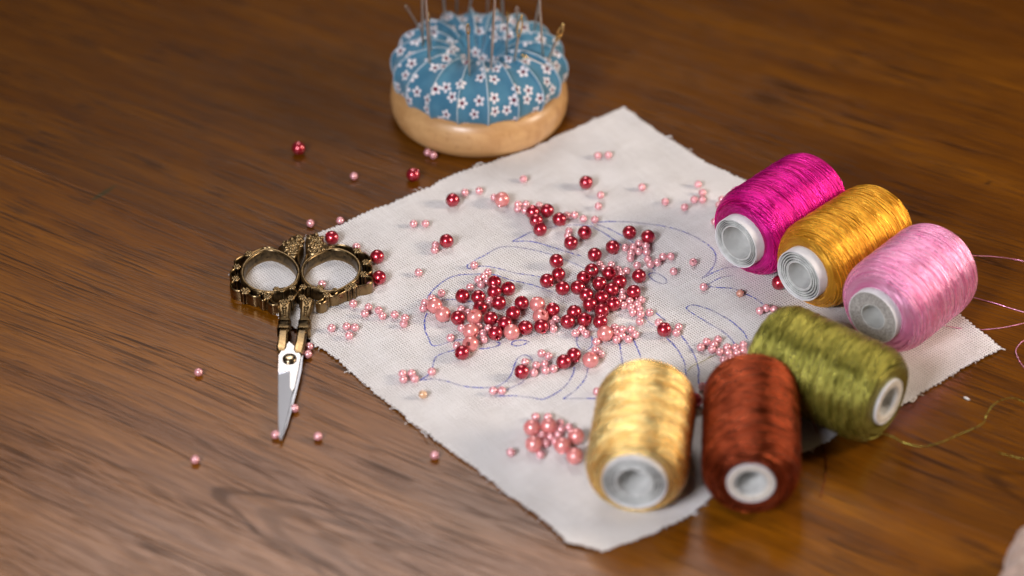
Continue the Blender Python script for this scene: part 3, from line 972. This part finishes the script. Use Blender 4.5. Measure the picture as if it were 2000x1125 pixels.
# kind, where, pixels of the bead's middle (optional third value: where its hole shows)
BEADS = [
 ('R', 'alone on bare wood left of the pincushion', [(583, 289.5)]),
 ('R', 'on bare wood just below the pincushion base', [(806.8, 341.3)]),
 ('S', 'touching the pincushion\'s wooden base', [(836.5, 298), (845.8, 302.6)]),
 ('S', 'alone on bare wood below the two lone red beads', [(691.2, 344)]),
 ('S', 'on bare wood just above the scissor handles', [(606.3, 436)]),
 ('S', 'on bare wood touching the cloth\'s upper left edge', [(664.4, 431)]),
 ('S', 'on bare wood far left of the blades', [(387.7, 727), (381.3, 897.8)]),
 ('S', 'on wood beside the scissor blade\'s right edge', [(575.5, 797.5)]),
 ('S', 'at the very tip of the scissor blades', [(538.2, 849)]),
 ('S', 'on bare wood to the right of the scissor tip', [(621.4, 852)]),
 ('S', 'on bare wood beside the cloth\'s lower left edge', [(849, 889)]),
 ('S', 'wedged between the scissor pivot and the cloth', [(604, 676.8), (601.5, 691.8)]),
 ('R', 'half hidden behind the cream gold spool', [(1357, 782)]),
 ('R', 'behind the top of the right scissor handle', [(648.3, 464.6)]),
 ('R', 'beside the outside of the right scissor ring', [(737, 501.4), (740.7, 542.2, (-.2, -.5))]),
 ('S', 'below the red beads beside the right scissor ring', [(723, 557.5)]),
 ('S', 'lying inside the right scissor ring', [(628.8, 554.7)]),
 ('S', 'half hidden behind the right scissor ring\'s scrollwork', [(696, 482), (711, 500)]),
 ('S', 'alone on cloth just below the right scissor ring', [(689.6, 593.2)]),
 ('S', 'in the nearer pair right of the scissors', [(719.5, 600.3), (712.3, 612.7)]),
 ('S', 'in the second pair right of the scissors', [(739.6, 606.2, (-.1, .3)), (746.8, 617.2)]),
 ('S', 'in the trio ending the row right of the scissors', [(770.8, 614.6), (791, 621.1), (788.4, 632.4)]),
 ('S', 'alone on cloth close to the scissor collars', [(647.3, 640.6)]),
 ('S', 'in the triangle near the cloth\'s left edge', [(677.2, 637.4), (692.8, 639.3), (681.8, 655)]),
 ('S', 'in the square of four at the pen leaf tip', [(786, 729.8), (787.8, 740.5), (803.7, 729), (809.8, 739.4)]),
 ('S', 'on the pen line just right of the four', [(843.2, 725.9)]),
 ('P', 'alone on the cloth below the pen leaf', [(826.2, 770.6)]),
 ('S', 'alone on cloth midway between scissors and bead pile', [(817.5, 532.2)]),
 ('S', 'in the pair near the cloth\'s upper left edge', [(807.6, 437), (830.9, 437)]),
 ('R', 'at left with two small beads beside it', [(872.2, 470.6)]),
 ('S', 'tucked left of the lone red bead', [(850.6, 478.3), (848.7, 487.8)]),
 ('R', 'near the cloth\'s upper left edge below the pincushion', [(884.1, 390.6)]),
 ('S', 'right of the red bead below the pincushion', [(907.8, 375.9), (935.9, 372.5)]),
 ('M', 'on the upper cloth below the pincushion', [(980.5, 389.7)]),
 ('S', 'touching the left side of the upper salmon bead', [(965, 385.5)]),
 ('S', 'alone on the upper cloth right of the pincushion base', [(1022.4, 349.5)]),
 ('S', 'in the bunch left of the upper five red beads', [(1012.5, 400.5), (1027, 399), (1017.8, 408.8), (1026.4, 412.6)]),
 ('R', 'in the upper group of five', [(1039.5, 414.1), (1047.2, 430.3), (1054.9, 447.9, (-.15, .75)), (1068.7, 411.3), (1093, 428.5)]),
 ('S', 'peeking out behind the upper five red beads', [(1053, 401.5)]),
 ('S', 'in the pair right of the upper five red beads', [(1109.5, 420.5), (1119.6, 420.1)]),
 ('S', 'on the pen line\'s end below the upper pairs', [(1139.5, 427.4), (1161.6, 429)]),
 ('S', 'in the upright pair below the upper lone red bead', [(1172.9, 380.7), (1168.5, 402.7)]),
 ('R', 'alone on the upper cloth, no bead touching it', [(1144.6, 356.6)]),
 ('S', 'in the topmost pair on the cloth', [(1167.8, 303.9), (1188.2, 302.8)]),
 ('S', 'alone on the upper right cloth', [(1253.8, 365.1), (1299.5, 393.7), (1337, 404.7)]),
 ('S', 'in the loose four left of the magenta spool', [(1363.4, 360), (1371.9, 376), (1355.7, 389.8), (1371.9, 390)]),
 ('S', 'tucked against the magenta spool\'s left side', [(1410.3, 389.5), (1404.5, 400.5), (1396, 432.8)]),
 ('R', 'in the tight pair above the central pile', [(1142.3, 454.7, (.45, .2)), (1115.3, 474.6)]),
 ('S', 'behind the left red bead of the middle pair', [(1111.4, 451.8), (1109.2, 460.5)]),
 ('R', 'along the slope above the central pile', [(1161.6, 497.7), (1196.8, 482.8), (1229.3, 454.2), (1265.7, 462.4)]),
 ('S', 'in the bunch below the right upper red beads', [(1221.1, 483.5), (1237, 482.6), (1248.1, 475), (1261.2, 480.5), (1261.5, 491.8), (1247.2, 491.6), (1234.2, 494.3), (1231.2, 504)]),
 ('S', 'in the curved chain trailing right of the bunch', [(1265.2, 506.2), (1270.9, 516.5), (1283.3, 512.8), (1295.3, 501.4), (1309.9, 500.6)]),
 ('S', 'alone at right, above the small pen oval', [(1315.7, 529.9)]),
 ('S', 'alone on cloth left of the magenta core', [(1353.8, 511.8, (-.1, .2))]),
 ('S', 'on the tip of the pen leaf below magenta', [(1374.1, 560.3)]),
 ('T', 'on the pen line below the magenta spool', [(1445.4, 573)]),
 ('R', 'under the front of the golden yellow spool', [(1521.5, 552.3)]),
 ('S', 'in the row above the olive spool', [(1484.2, 606.8), (1497.4, 602), (1510.1, 604)]),
 ('S', 'above the right red bead of the central pile', [(1244.4, 518.4)]),
 ('R', 'right of the central pile', [(1248.2, 539.3), (1237.8, 570.7)]),
 ('S', 'behind the top of the central pile', [(1171.4, 517), (1179, 524.8), (1194.2, 517.5), (1208, 527.4), (1214.6, 535), (1222.5, 530)]),
 ('R', 'in the back half of the central pile', [(1155.7, 528.7, (.1, .2)), (1140.2, 543, (.55, .2)), (1128.7, 561.7), (1171.1, 554), (1189.8, 534.2, (.5, .25)), (1210.2, 550.7, (-.15, .7)), (1194.8, 566.1)]),
 ('R', 'in the front half of the central pile', [(1145.2, 576), (1151.8, 594.2), (1174.9, 581.6, (0, .75)), (1197.5, 594.2), (1175.5, 606.9), (1172.7, 628.5)]),
 ('R', 'in the triangle below the central pile', [(1108.8, 628.1), (1121.5, 610.2), (1141.3, 625.4, (.5, .3))]),
 ('S', 'below the triangle of red beads', [(1127, 648.7), (1136.3, 643.3), (1143.4, 650)]),
 ('S', 'squeezed right of the central red pile', [(1215.2, 570.5), (1215.9, 580.5), (1207.5, 589.5), (1219, 596.6)]),
 ('S', 'in the bunch below the right red beads', [(1230, 588.4), (1232.5, 599.4), (1236.1, 610.4), (1244.6, 594.8), (1248.2, 603.2), (1252.3, 586.7), (1251.2, 613.8), (1268.6, 610.4)]),
 ('S', 'alone between the two lower right bunches', [(1249.4, 627.8)]),
 ('R', 'at right, lone among three small pink ones', [(1297.3, 644.1)]),
 ('S', 'around the lone right red bead', [(1286.3, 629.8), (1325.3, 638.9), (1320.5, 649.8)]),
 ('M', 'at the foot of the central red pile', [(1181.6, 651.6)]),
 ('S', 'in the bunch right of the central salmon bead', [(1201, 640), (1201.6, 650.2), (1215.2, 643.5), (1214.6, 656), (1204.2, 663.4), (1232.3, 644), (1240.4, 653.5), (1227.3, 662.3)]),
 ('S', 'below left of the central salmon bead', [(1164.5, 667.4)]),
 ('S', 'behind the lower right salmon bead', [(1162.8, 684), (1173, 691.8)]),
 ('M', 'right of the two lower red beads', [(1153.4, 703.2)]),
 ('R', 'in the touching pair below the drawn ring', [(1120.9, 693.7), (1101.1, 706.9, (-.6, -.6))]),
 ('S', 'in the cluster left of the lower red pair', [(1057.5, 690), (1071.3, 695.5), (1064, 711.2), (1066.6, 723), (1079.8, 720.4)]),
 ('R', 'lowest on the cloth, inside a pen curl', [(1019.1, 726.2)]),
 ('S', 'beside the lowest red bead', [(1025.3, 707.5), (1047.1, 713.8), (1042.6, 728.2)]),
 ('S', 'in the pair under the long pen curve', [(963.9, 762.7), (978.9, 762.7)]),
 ('S', 'alone left of the cream gold spool', [(1166, 764.6)]),
 ('R', 'in the left group of three, upper middle', [(1086.8, 509.9), (1090.8, 536.4, (.1, .75)), (1068, 548.5), (1098.7, 563)]),
 ('R', 'in the left pile, upper part', [(903.4, 578.3, (-.1, .75)), (934.9, 580.5), (965.7, 552.4, (.1, .75)), (965.2, 570.2), (992.7, 563.9, (-.1, .7)), (974.5, 591.7), (937.6, 603, (.0, .05))]),
 ('R', 'in the left pile, lower part', [(894.6, 621), (958.6, 622.6), (986.1, 632.2), (967.4, 650.9, (.3, -.6)), (902.9, 688.4)]),
 ('R', 'strung between the left and central piles', [(1019, 592.2, (0, .75)), (1002.4, 612.4), (1079.6, 605.5), (1025.6, 640.4), (1057.5, 637.7, (.3, -.7))]),
 ('M', 'at the left end of the left pile', [(848.9, 597), (864.9, 613.7)]),
 ('M', 'in the column below the left pile', [(927.7, 618.4, (-.1, .7)), (919.4, 647.6), (918.5, 672, (-.3, .0))]),
 ('M', 'between the dark red beads right of the left pile', [(1049.8, 594.8), (1055.9, 618.2, (.4, .45)), (999.7, 648.7)]),
 ('S', 'on the drawn petal tip above the left pile', [(926, 517.8)]),
 ('S', 'in the bunch behind the left pile', [(952.3, 532.6), (944.8, 540.2), (950.3, 549), (934.6, 546), (940, 556)]),
 ('S', 'just behind the left pile\'s leftmost red bead', [(917.8, 561.4), (862.1, 572.4, (-.2, .1))]),
 ('S', 'tucked left of the leftmost salmon bead', [(843.4, 582.5), (829.6, 591.5), (828.2, 602)]),
 ('S', 'squeezed among the left pile\'s beads', [(900.5, 604.3), (914.3, 610.5), (955.4, 586), (953.4, 594.5)]),
 ('S', 'around the salmon column below the left pile', [(879.7, 659.7), (892, 675.3), (901.2, 641), (934.2, 637.4)]),
 ('S', 'left of the red bead with a hole below', [(943, 651.2), (945, 663.2), (953.5, 641.5)]),
 ('S', 'beside the rightmost red bead of the left strand', [(1084, 624.8), (1078.8, 631.2), (1080.7, 641.2)]),
 ('S', 'alone left of the lower salmon pile', [(997.6, 882.8)]),
 ('M', 'in the pile beside the cream spool', [(1038.9, 835.4), (1072.3, 832), (1042.7, 867.4), (1098.4, 869.6), (1125.4, 852), (1122.1, 890.5)]),
 ('S', 'in the back of the lower salmon pile', [(1046.1, 814), (1070, 814.5), (1094, 826.5), (1111.3, 834.3), (1094.8, 839), (1089.5, 848.6)]),
 ('S', 'in the front of the lower salmon pile', [(1060.4, 852), (1074.2, 854.2), (1065.3, 866), (1083, 862), (1054.9, 887.3)]),
 ('S', 'in the left half of the pile behind rust', [(1368.5, 678.3), (1380.1, 667.3), (1402.3, 663), (1394.7, 672.2), (1392.5, 683), (1405.2, 687)]),
 ('S', 'in the right half of the pile behind rust', [(1420.3, 678.6), (1421.4, 689), (1436.3, 679.2), (1437.9, 689), (1451.9, 673.5), (1451.4, 684), (1441, 699), (1415.5, 702.8), (1428, 699)]),
 ('S', 'alone between the cream and rust spools', [(1372, 754.9)]),
]
ORD = ['', 'second', 'third', 'fourth', 'fifth', 'sixth', 'seventh', 'eighth', 'ninth']

def order_words(n, horiz):
    a, b = ('left', 'right') if horiz else ('top', 'bottom')
    A, B = ('leftmost', 'rightmost') if horiz else ('topmost', 'bottommost')
    if n == 2:
        return ['left']+['right'] if horiz else ['upper', 'lower']
    out = []
    for i in range(n):
        if i == 0:
            out.append(A)
        elif i == n - 1:
            out.append(B)
        elif n == 3:
            out.append('middle')
        elif i <= (n - 1) / 2:
            out.append('%s from %s' % (ORD[i], a))
        else:
            out.append('%s from %s' % (ORD[n - 1 - i], b))
    return out

items = []
for kind, where, pts in BEADS:
    n = len(pts)
    words = [None] * n
    if n > 1:
        def mingap(ax):
            v = sorted(p[ax] for p in pts)
            return min(b - a for a, b in zip(v, v[1:]))
        horiz = mingap(0) >= mingap(1) * .8 if n > 2 else abs(pts[0][0] - pts[1][0]) >= abs(pts[0][1] - pts[1][1])
        idx = sorted(range(n), key=lambda i: pts[i][0 if horiz else 1])
        for w, i in zip(order_words(n, horiz), idx):
            words[i] = w
    for p, w in zip(pts, words):
        lab = ('%s %s' % (ONE[kind], where)) if w is None else ('%s, %s, %s' % (ONE[kind], w, where))
        if len(lab.split()) > 16:
            print('LONG', lab)
        r = RAD[kind]
        q = at(p[0], p[1], r)
        on = inside(q, poly3)
        if on:
            h = cloth_h(q.x, q.y)
            q = at(p[0], p[1], r + h)
        items.append(dict(kind=kind, label=lab, r=r, p=q, on=on, hole=p[2] if len(p) > 2 else None))
# touching beads rest against each other instead of sinking into each other
for it in range(60):
    for i, a in enumerate(items):
        for b in items[i + 1:]:
            d = b['p'] - a['p']
            if abs(d.x) > 7 or abs(d.y) > 7:
                continue
            L = d.length
            need = a['r'] + b['r']
            if L < need:
                flat = Vector((d.x, d.y, 0))
                if flat.length < .05:
                    flat = Vector((random.uniform(-1, 1), random.uniform(-1, 1), 0))
                want = math.sqrt(max(0.01, need * need - d.z * d.z))
                push = flat.normalized() * (want - flat.length) * .5
                wa, wb = (b['r'] ** 3, a['r'] ** 3)
                tot = wa + wb
                a['p'] = a['p'] - push * 2 * wa / tot * .5
                b['p'] = b['p'] + push * 2 * wb / tot * .5
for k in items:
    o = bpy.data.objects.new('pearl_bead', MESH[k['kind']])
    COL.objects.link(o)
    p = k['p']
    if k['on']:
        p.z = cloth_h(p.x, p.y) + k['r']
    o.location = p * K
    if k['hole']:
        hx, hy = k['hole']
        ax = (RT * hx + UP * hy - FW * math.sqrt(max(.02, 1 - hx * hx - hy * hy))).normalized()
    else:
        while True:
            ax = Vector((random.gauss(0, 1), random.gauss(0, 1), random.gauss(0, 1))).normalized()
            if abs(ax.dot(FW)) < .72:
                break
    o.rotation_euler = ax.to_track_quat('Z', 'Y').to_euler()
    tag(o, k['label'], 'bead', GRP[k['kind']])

# ------------------------------------------------------------------ scissors
ZT = 6.6                                                   # level of the handles' upper face
def zp(pts, ox, oy, s):                                    # enlarged pixels -> place
    return [at(ox + x / s, oy + y / s, ZT) for x, y in pts]
def Z1(pts):
    return zp(pts, 420, 440, 5.882)
SC = at(565, 700)
sciss = tag(empty('embroidery_scissors', SC), 'ornate antique brass embroidery scissors with floral handles and short steel blades', 'scissors')
z_lo = .9
RING_SEC = [(-.75, z_lo), (.75, z_lo), (.85, 3), (.85, 5.8), (.6, 6.4), (.1, 6.7), (-.4, 6.55), (-.75, 6.0), (-.85, 4.5)]
WALL = [(-.34, z_lo + .3), (.34, z_lo + .3), (.42, 5.4), (.34, 6.1), (0, 6.35), (-.34, 6.1), (-.42, 5.4)]

def rosette(bm, c, r):
    n = 6
    seg = 36
    rings = []
    for z, k in ((z_lo, .86), (5.4, .9), (5.9, 1.0), (6.5, .96), (6.75, .72)):
        rg = []
        for j in range(seg):
            a = 2 * PI * j / seg
            rr = r * k * (.80 + .22 * abs(math.cos(n * a / 2)))
            rg.append(bm.verts.new((c.x + rr * math.cos(a), c.y + rr * math.sin(a), z)))
        rings.append(rg)
    skin(bm, rings)
    for j in range(n):
        a = 2 * PI * j / n
        ball(bm, Vector((c.x + r * .60 * math.cos(a), c.y + r * .60 * math.sin(a), 6.62)), r * .30, .8, 8)
    ball(bm, Vector((c.x, c.y, 6.7)), r * .26, 1, 8)

HALF = dict(
 left=dict(
  ring=[(312, 560), (330, 455), (400, 365), (500, 300), (600, 272), (700, 282), (820, 335), (910, 410), (958, 510), (940, 615), (870, 690), (740, 742), (600, 756), (450, 725), (350, 650)],
  arcs=[[(640, 262), (560, 246), (480, 275), (390, 320)], [(390, 320), (300, 345), (225, 400), (250, 470)], [(250, 470), (188, 510), (178, 560), (235, 608)],
        [(235, 608), (178, 660), (215, 725), (345, 750)], [(345, 750), (430, 800), (500, 800), (512, 775), (490, 765)], [(500, 800), (545, 850), (600, 815)],
        [(600, 815), (610, 870), (660, 900), (720, 895)], [(720, 895), (650, 850), (650, 780), (705, 728)], [(705, 728), (800, 705), (885, 705)], [(885, 705), (940, 750), (915, 800), (870, 835)],
        [(960, 330), (960, 380), (970, 440)], [(560, 246), (620, 240), (700, 262), (760, 300)]],
  flowers=[(390, 320, 52), (250, 470, 50), (235, 608, 52), (345, 748, 62), (600, 815, 50), (798, 880, 58), (870, 830, 46), (705, 728, 44), (885, 705, 46), (560, 770, 34), (770, 745, 34)],
  crown=[(1020, 125), (965, 104), (880, 118), (812, 175), (725, 240), (770, 300), (850, 345), (915, 370), (960, 310), (1012, 235)]),
 right=dict(
  ring=[(1000, 545), (1020, 445), (1085, 372), (1190, 312), (1320, 268), (1440, 272), (1560, 322), (1640, 400), (1662, 490), (1630, 590), (1550, 660), (1440, 725), (1300, 752), (1150, 712), (1050, 648)],
  arcs=[[(1300, 245), (1400, 212), (1520, 225), (1630, 285)], [(1630, 285), (1720, 310), (1790, 375), (1730, 420)], [(1730, 420), (1795, 460), (1790, 520), (1705, 556)],
        [(1705, 556), (1800, 590), (1770, 660), (1580, 690)], [(1580, 690), (1490, 745), (1410, 785), (1375, 780), (1400, 760)], [(1400, 790), (1350, 800), (1280, 790)],
        [(1280, 790), (1275, 850), (1220, 885), (1160, 870)], [(1160, 870), (1240, 830), (1250, 760), (1205, 705)], [(1205, 705), (1110, 690), (1010, 700)], [(1010, 700), (955, 745), (970, 790), (1000, 820)],
        [(1050, 320), (1035, 380), (1005, 450)], [(1200, 300), (1290, 240), (1380, 225)]],
  flowers=[(1630, 285, 52), (1730, 420, 50), (1705, 556, 52), (1580, 688, 58), (1280, 790, 52), (1060, 862, 58), (1000, 820, 46), (1010, 702, 46), (1205, 705, 46), (1375, 735, 34), (1120, 705, 30), (1520, 725, 40)],
  crown=[(1045, 108), (1100, 92), (1170, 92), (1240, 130), (1262, 200), (1318, 240), (1260, 292), (1160, 330), (1085, 330), (1040, 270), (1032, 190)]))
for side, H in HALF.items():
    ring = catmull(Z1(H['ring']), 8, True)
    bm = bmesh.new()
    sweep(bm, ring, RING_SEC, True)
    make('finger_ring', bm, M['brass'], loc=SC, parent=sciss, angle=60)
    bm = bmesh.new()
    for a in H['arcs']:
        sweep(bm, catmull(Z1(a), 7), WALL)
    for x, y, r in H['flowers']:
        c = Z1([(x, y)])[0]
        rosette(bm, c, r / 5.882 / 4.8)
    poly = Z1(H['crown'])
    prism(bm, poly, z_lo, 7.0, 1.2)
    cc = sum(poly, Vector()) / len(poly)
    rnd = random.Random(3 if side == 'left' else 4)
    for j in range(46):
        i = rnd.randrange(len(poly))
        w = rnd.uniform(.08, .93)
        q = cc.lerp(poly[i].lerp(poly[(i + 1) % len(poly)], rnd.random()), w)
        ball(bm, Vector((q.x, q.y, 6.9 - .9 * max(0, w - .6))), rnd.uniform(.55, 1.05), rnd.uniform(.7, 1.1), 10)
    make('floral_scrollwork', bm, M['brass'], loc=SC, parent=sciss, angle=60)

def shank(bm, stations, wscale=1.0):
    """stations: pixel x, y of the upper face's middle, width px, z bottom, z top"""
    rings = []
    pts = [at(x, y, zt) for x, y, w, zb, zt in stations]
    for i, (p, (x, y, w, zb, zt)) in enumerate(zip(pts, stations)):
        t = pts[min(i + 1, len(pts) - 1)] - pts[max(i - 1, 0)]
        t.z = 0
        t.normalize()
        s = Vector((t.y, -t.x, 0))
        hw = w / 4.85 / 2
        c = hw * .35
        rg = []
        for sx, z in ((-hw + c, zb), (hw - c, zb), (hw, zb + c), (hw, zt - c), (hw - c, zt), (-hw + c, zt), (-hw, zt - c), (-hw, zb + c)):
            rg.append(bm.verts.new(Vector((p.x, p.y, z)) + s * sx))
        rings.append(rg)
    skin(bm, rings)

for ax in ([(555, 590), (556, 622), (554, 632), (553, 645), (550, 684)], [(600, 588), (595, 622), (593, 632), (590, 645), (583, 688)]):
    bm = bmesh.new()
    (x0, y0), (x1, y1), (x2, y2), (x3, y3), (x4, y4) = ax
    shank(bm, [(x0, y0 - 4, 27, 1.2, 6.5), (x0, y0, 26, 1.2, 6.5), ((x0 * 2 + x1) / 3, y0 + 11, 23, 1.4, 6.4), (x1, y1 - 3, 19, 1.6, 6.2),
               (x1, y1, 24, 1.2, 6.7), (x1, y1 + 2.5, 25, 1.1, 6.8), (x1, y1 + 4, 22, 1.4, 6.3), (x2, y2 + 1, 23, 1.3, 6.4), (x2, y2 + 4.5, 27, 1.1, 6.9), (x2, y2 + 7, 26, 1.1, 6.9), (x2, y2 + 9, 20, 1.6, 6.1),
               (x3, y3, 18, 1.8, 5.9), ((x3 + x4) / 2, (y3 + y4) / 2, 19, 2.0, 5.7), (x4, y4 - 8, 20, 2.1, 5.5), (x4 - .5, y4, 14, 2.3, 5.0)])
    # raised arrow ornament
    for k, (f, r) in enumerate(((.16, 1.0), (.36, 1.25), (.50, .95), (.62, .75), (.76, .7))):
        q = at(x0 + (x1 - x0) * f, y0 + (y1 - y0) * f, 6.4)
        ball(bm, Vector((q.x, q.y, 6.32)), r, .55, 10)
    make('shank', bm, M['brass'], loc=SC, parent=sciss, angle=35)

def blade(name, outline, split, z_top, thick, drop, mats):
    """flat blade whose cutting side is ground down beyond the split line"""
    bm = bmesh.new()
    top = [at(x, y, z_top) for x, y in outline]
    lo = [bm.verts.new((p.x, p.y, z_top - thick)) for p in top]
    hi = []
    for (x, y), p in zip(outline, top):
        hi.append(bm.verts.new((p.x, p.y, z_top - (drop if (x, y) in split else 0))))
    n = len(hi)
    for k in range(n):
        bm.faces.new((lo[k], lo[(k + 1) % n], hi[(k + 1) % n], hi[k]))
    bm.faces.new(list(reversed(lo)))
    return bm, hi

# upper blade: bright flat with a hollow-ground facet along the left edge
zt, th = 4.7, 1.1
def V(p, z):
    return bm.verts.new((p.x, p.y, z))
slope = lambda y: zt - (y - 700) / 160 * 1.6                          # the blade runs down to its tip
O1 = [(565, 667), (577, 678), (587, 694), (582, 722), (575, 755), (571.5, 764), (567, 757), (567, 725), (543.4, 725), (544.5, 694), (552, 681)]
bm = bmesh.new()
top = [V(at(x, y, slope(y)), slope(y)) for x, y in O1]
bot = [V(at(x, y, slope(y)), slope(y) - th) for x, y in O1]
skin(bm, [bot, top])
bl = make('blade', bm, M['steel'], loc=SC, parent=sciss, angle=25)
fac = [(543.4, 725.3), (566.8, 725.3), (566.8, 757.2), (571.3, 764.2), (565.8, 795), (556.8, 830), (547.3, 856.5), (544.6, 849), (543.3, 800)]
tilt = lambda x: .030 * (568 - x)
bm = bmesh.new()
top = [V(at(x, y, slope(y)), slope(y) - tilt(x)) for x, y in fac]
bot = [V(at(x, y, slope(y)), slope(y) - th) for x, y in fac]
skin(bm, [bot, top])
fo = make('ground_facet', bm, M['ground_steel'], loc=SC, parent=bl, angle=25)
# lower blade peeping out at the right
O2 = [(552, 690), (572, 680), (592, 693), (589, 722), (581, 757), (570, 798), (560, 832), (549, 860), (546, 852), (546, 790)]
bm = bmesh.new()
s2 = lambda y: (zt - th - .05) - ((y - 700) / 160 * 1.45 if y > 700 else 0)
top = [V(at(x, y, s2(y)), s2(y)) for x, y in O2]
bot = [V(at(x, y, s2(y)), s2(y) - 1.1) for x, y in O2]
skin(bm, [bot, top])
make('blade', bm, M['ground_steel'], loc=SC, parent=sciss, angle=25)
# pivot screw with a slot
bm = bmesh.new()
c = at(565.5, 699, zt + .6)
prof = [(0, 2.75), (.5, 2.8), (.9, 2.55), (1.2, 2.0), (1.38, 1.2), (1.42, .02)]
lathe(bm, prof, 40, Vector((c.x, c.y, zt)), Vector((0, 0, 1)), Vector((1, 0, 0)), Vector((0, 1, 0)))
sw = make('pivot_screw', bm, M['brass_plain'] if 'brass_plain' in M else M['gilt_dull'] if 'gilt_dull' in M else mat_simple('dull_brass', (.40, .31, .20), .25, 1.0), loc=SC, parent=sciss, angle=50)

# ------------------------------------------------------------------ bits and the bundle at the corner
bm = bmesh.new()
p = at(1888, 780)
tube(bm, [p + Vector((-.9, .8, .45)), p + Vector((0, 0, .5)), p + Vector((.8, -.8, .45))], [.3, .42, .28], 8)
tag(make('lint_speck', bm, M['lint'], loc=p), 'tiny white lint speck on the wood right of the olive spool', 'lint')

P0 = at(2030, 1165)
bm = bmesh.new()
for pts, rr in (([(2035, 1062, 10), (2026, 1085, 10), (2018, 1130, 9), (2012, 1190, 8)], [8.5, 10, 11.5, 12]),
                ([(2052, 1050, 9), (2060, 1110, 11), (2050, 1190, 10)], [8, 11, 12]),
                ([(1990, 1165, 6), (1985, 1200, 6), (1990, 1260, 6)], [7.5, 8.5, 8])):
    path = catmull([at(x, y, h) for x, y, h in pts], 8)
    rad = [rr[min(len(rr) - 1, i * (len(rr) - 1) // max(1, len(path) - 1))] + .9 * math.sin(i * 1.1) for i in range(len(path))]
    rad[0] *= .45
    tube(bm, path, rad, 20)
for v in bm.verts:
    v.co += Vector((noise.noise(v.co / 6), noise.noise(v.co / 6 + Vector((9, 0, 0))), 0)) * 1.1
    v.co.z = max(.3, v.co.z)
tag(make('fabric_bundle', bm, M['beige'], loc=P0, angle=80), 'blurred beige fabric bundle cut off at the lower right corner', 'fabric')

# ------------------------------------------------------------------ light
w = bpy.data.worlds.new('World')
sc.world = w
w.use_nodes = True
bg = w.node_tree.nodes['Background']
bg.inputs[0].default_value = (1.0, .82, .68, 1)
bg.inputs[1].default_value = .035

def area(name, dirn, dist, sx, sy, power, col, target=(0, 0, 0)):
    ld = bpy.data.lights.new(name, 'AREA')
    ld.shape = 'RECTANGLE'
    ld.size, ld.size_y = sx, sy
    ld.energy = power
    ld.color = col
    o = bpy.data.objects.new(name, ld)
    COL.objects.link(o)
    d = Vector(dirn).normalized()
    o.location = Vector(target) + d * dist
    o.rotation_euler = d.to_track_quat('Z', 'Y').to_euler()
    return o

key = area('window_lamp', (-.40, -.72, .57), 1.15, .32, .32, 1.48, (.94, .94, 1.0), (.03, -.03, 0))
key.data.spread = math.radians(60)
area('desk_lamp', (.90, -.05, .44), .82, .17, .20, 4.6, (1.0, .84, .68))
area('back_window', (-.10, .59, .79), 1.75, .66, .60, 10.0, (1.0, .93, .90))

vs = sc.view_settings
vs.view_transform = 'Standard'
vs.look = 'None'
vs.exposure = 0
vs.gamma = 1
vs.use_curve_mapping = False
sc.cycles.use_denoising = True
sc.cycles.max_bounces = 6
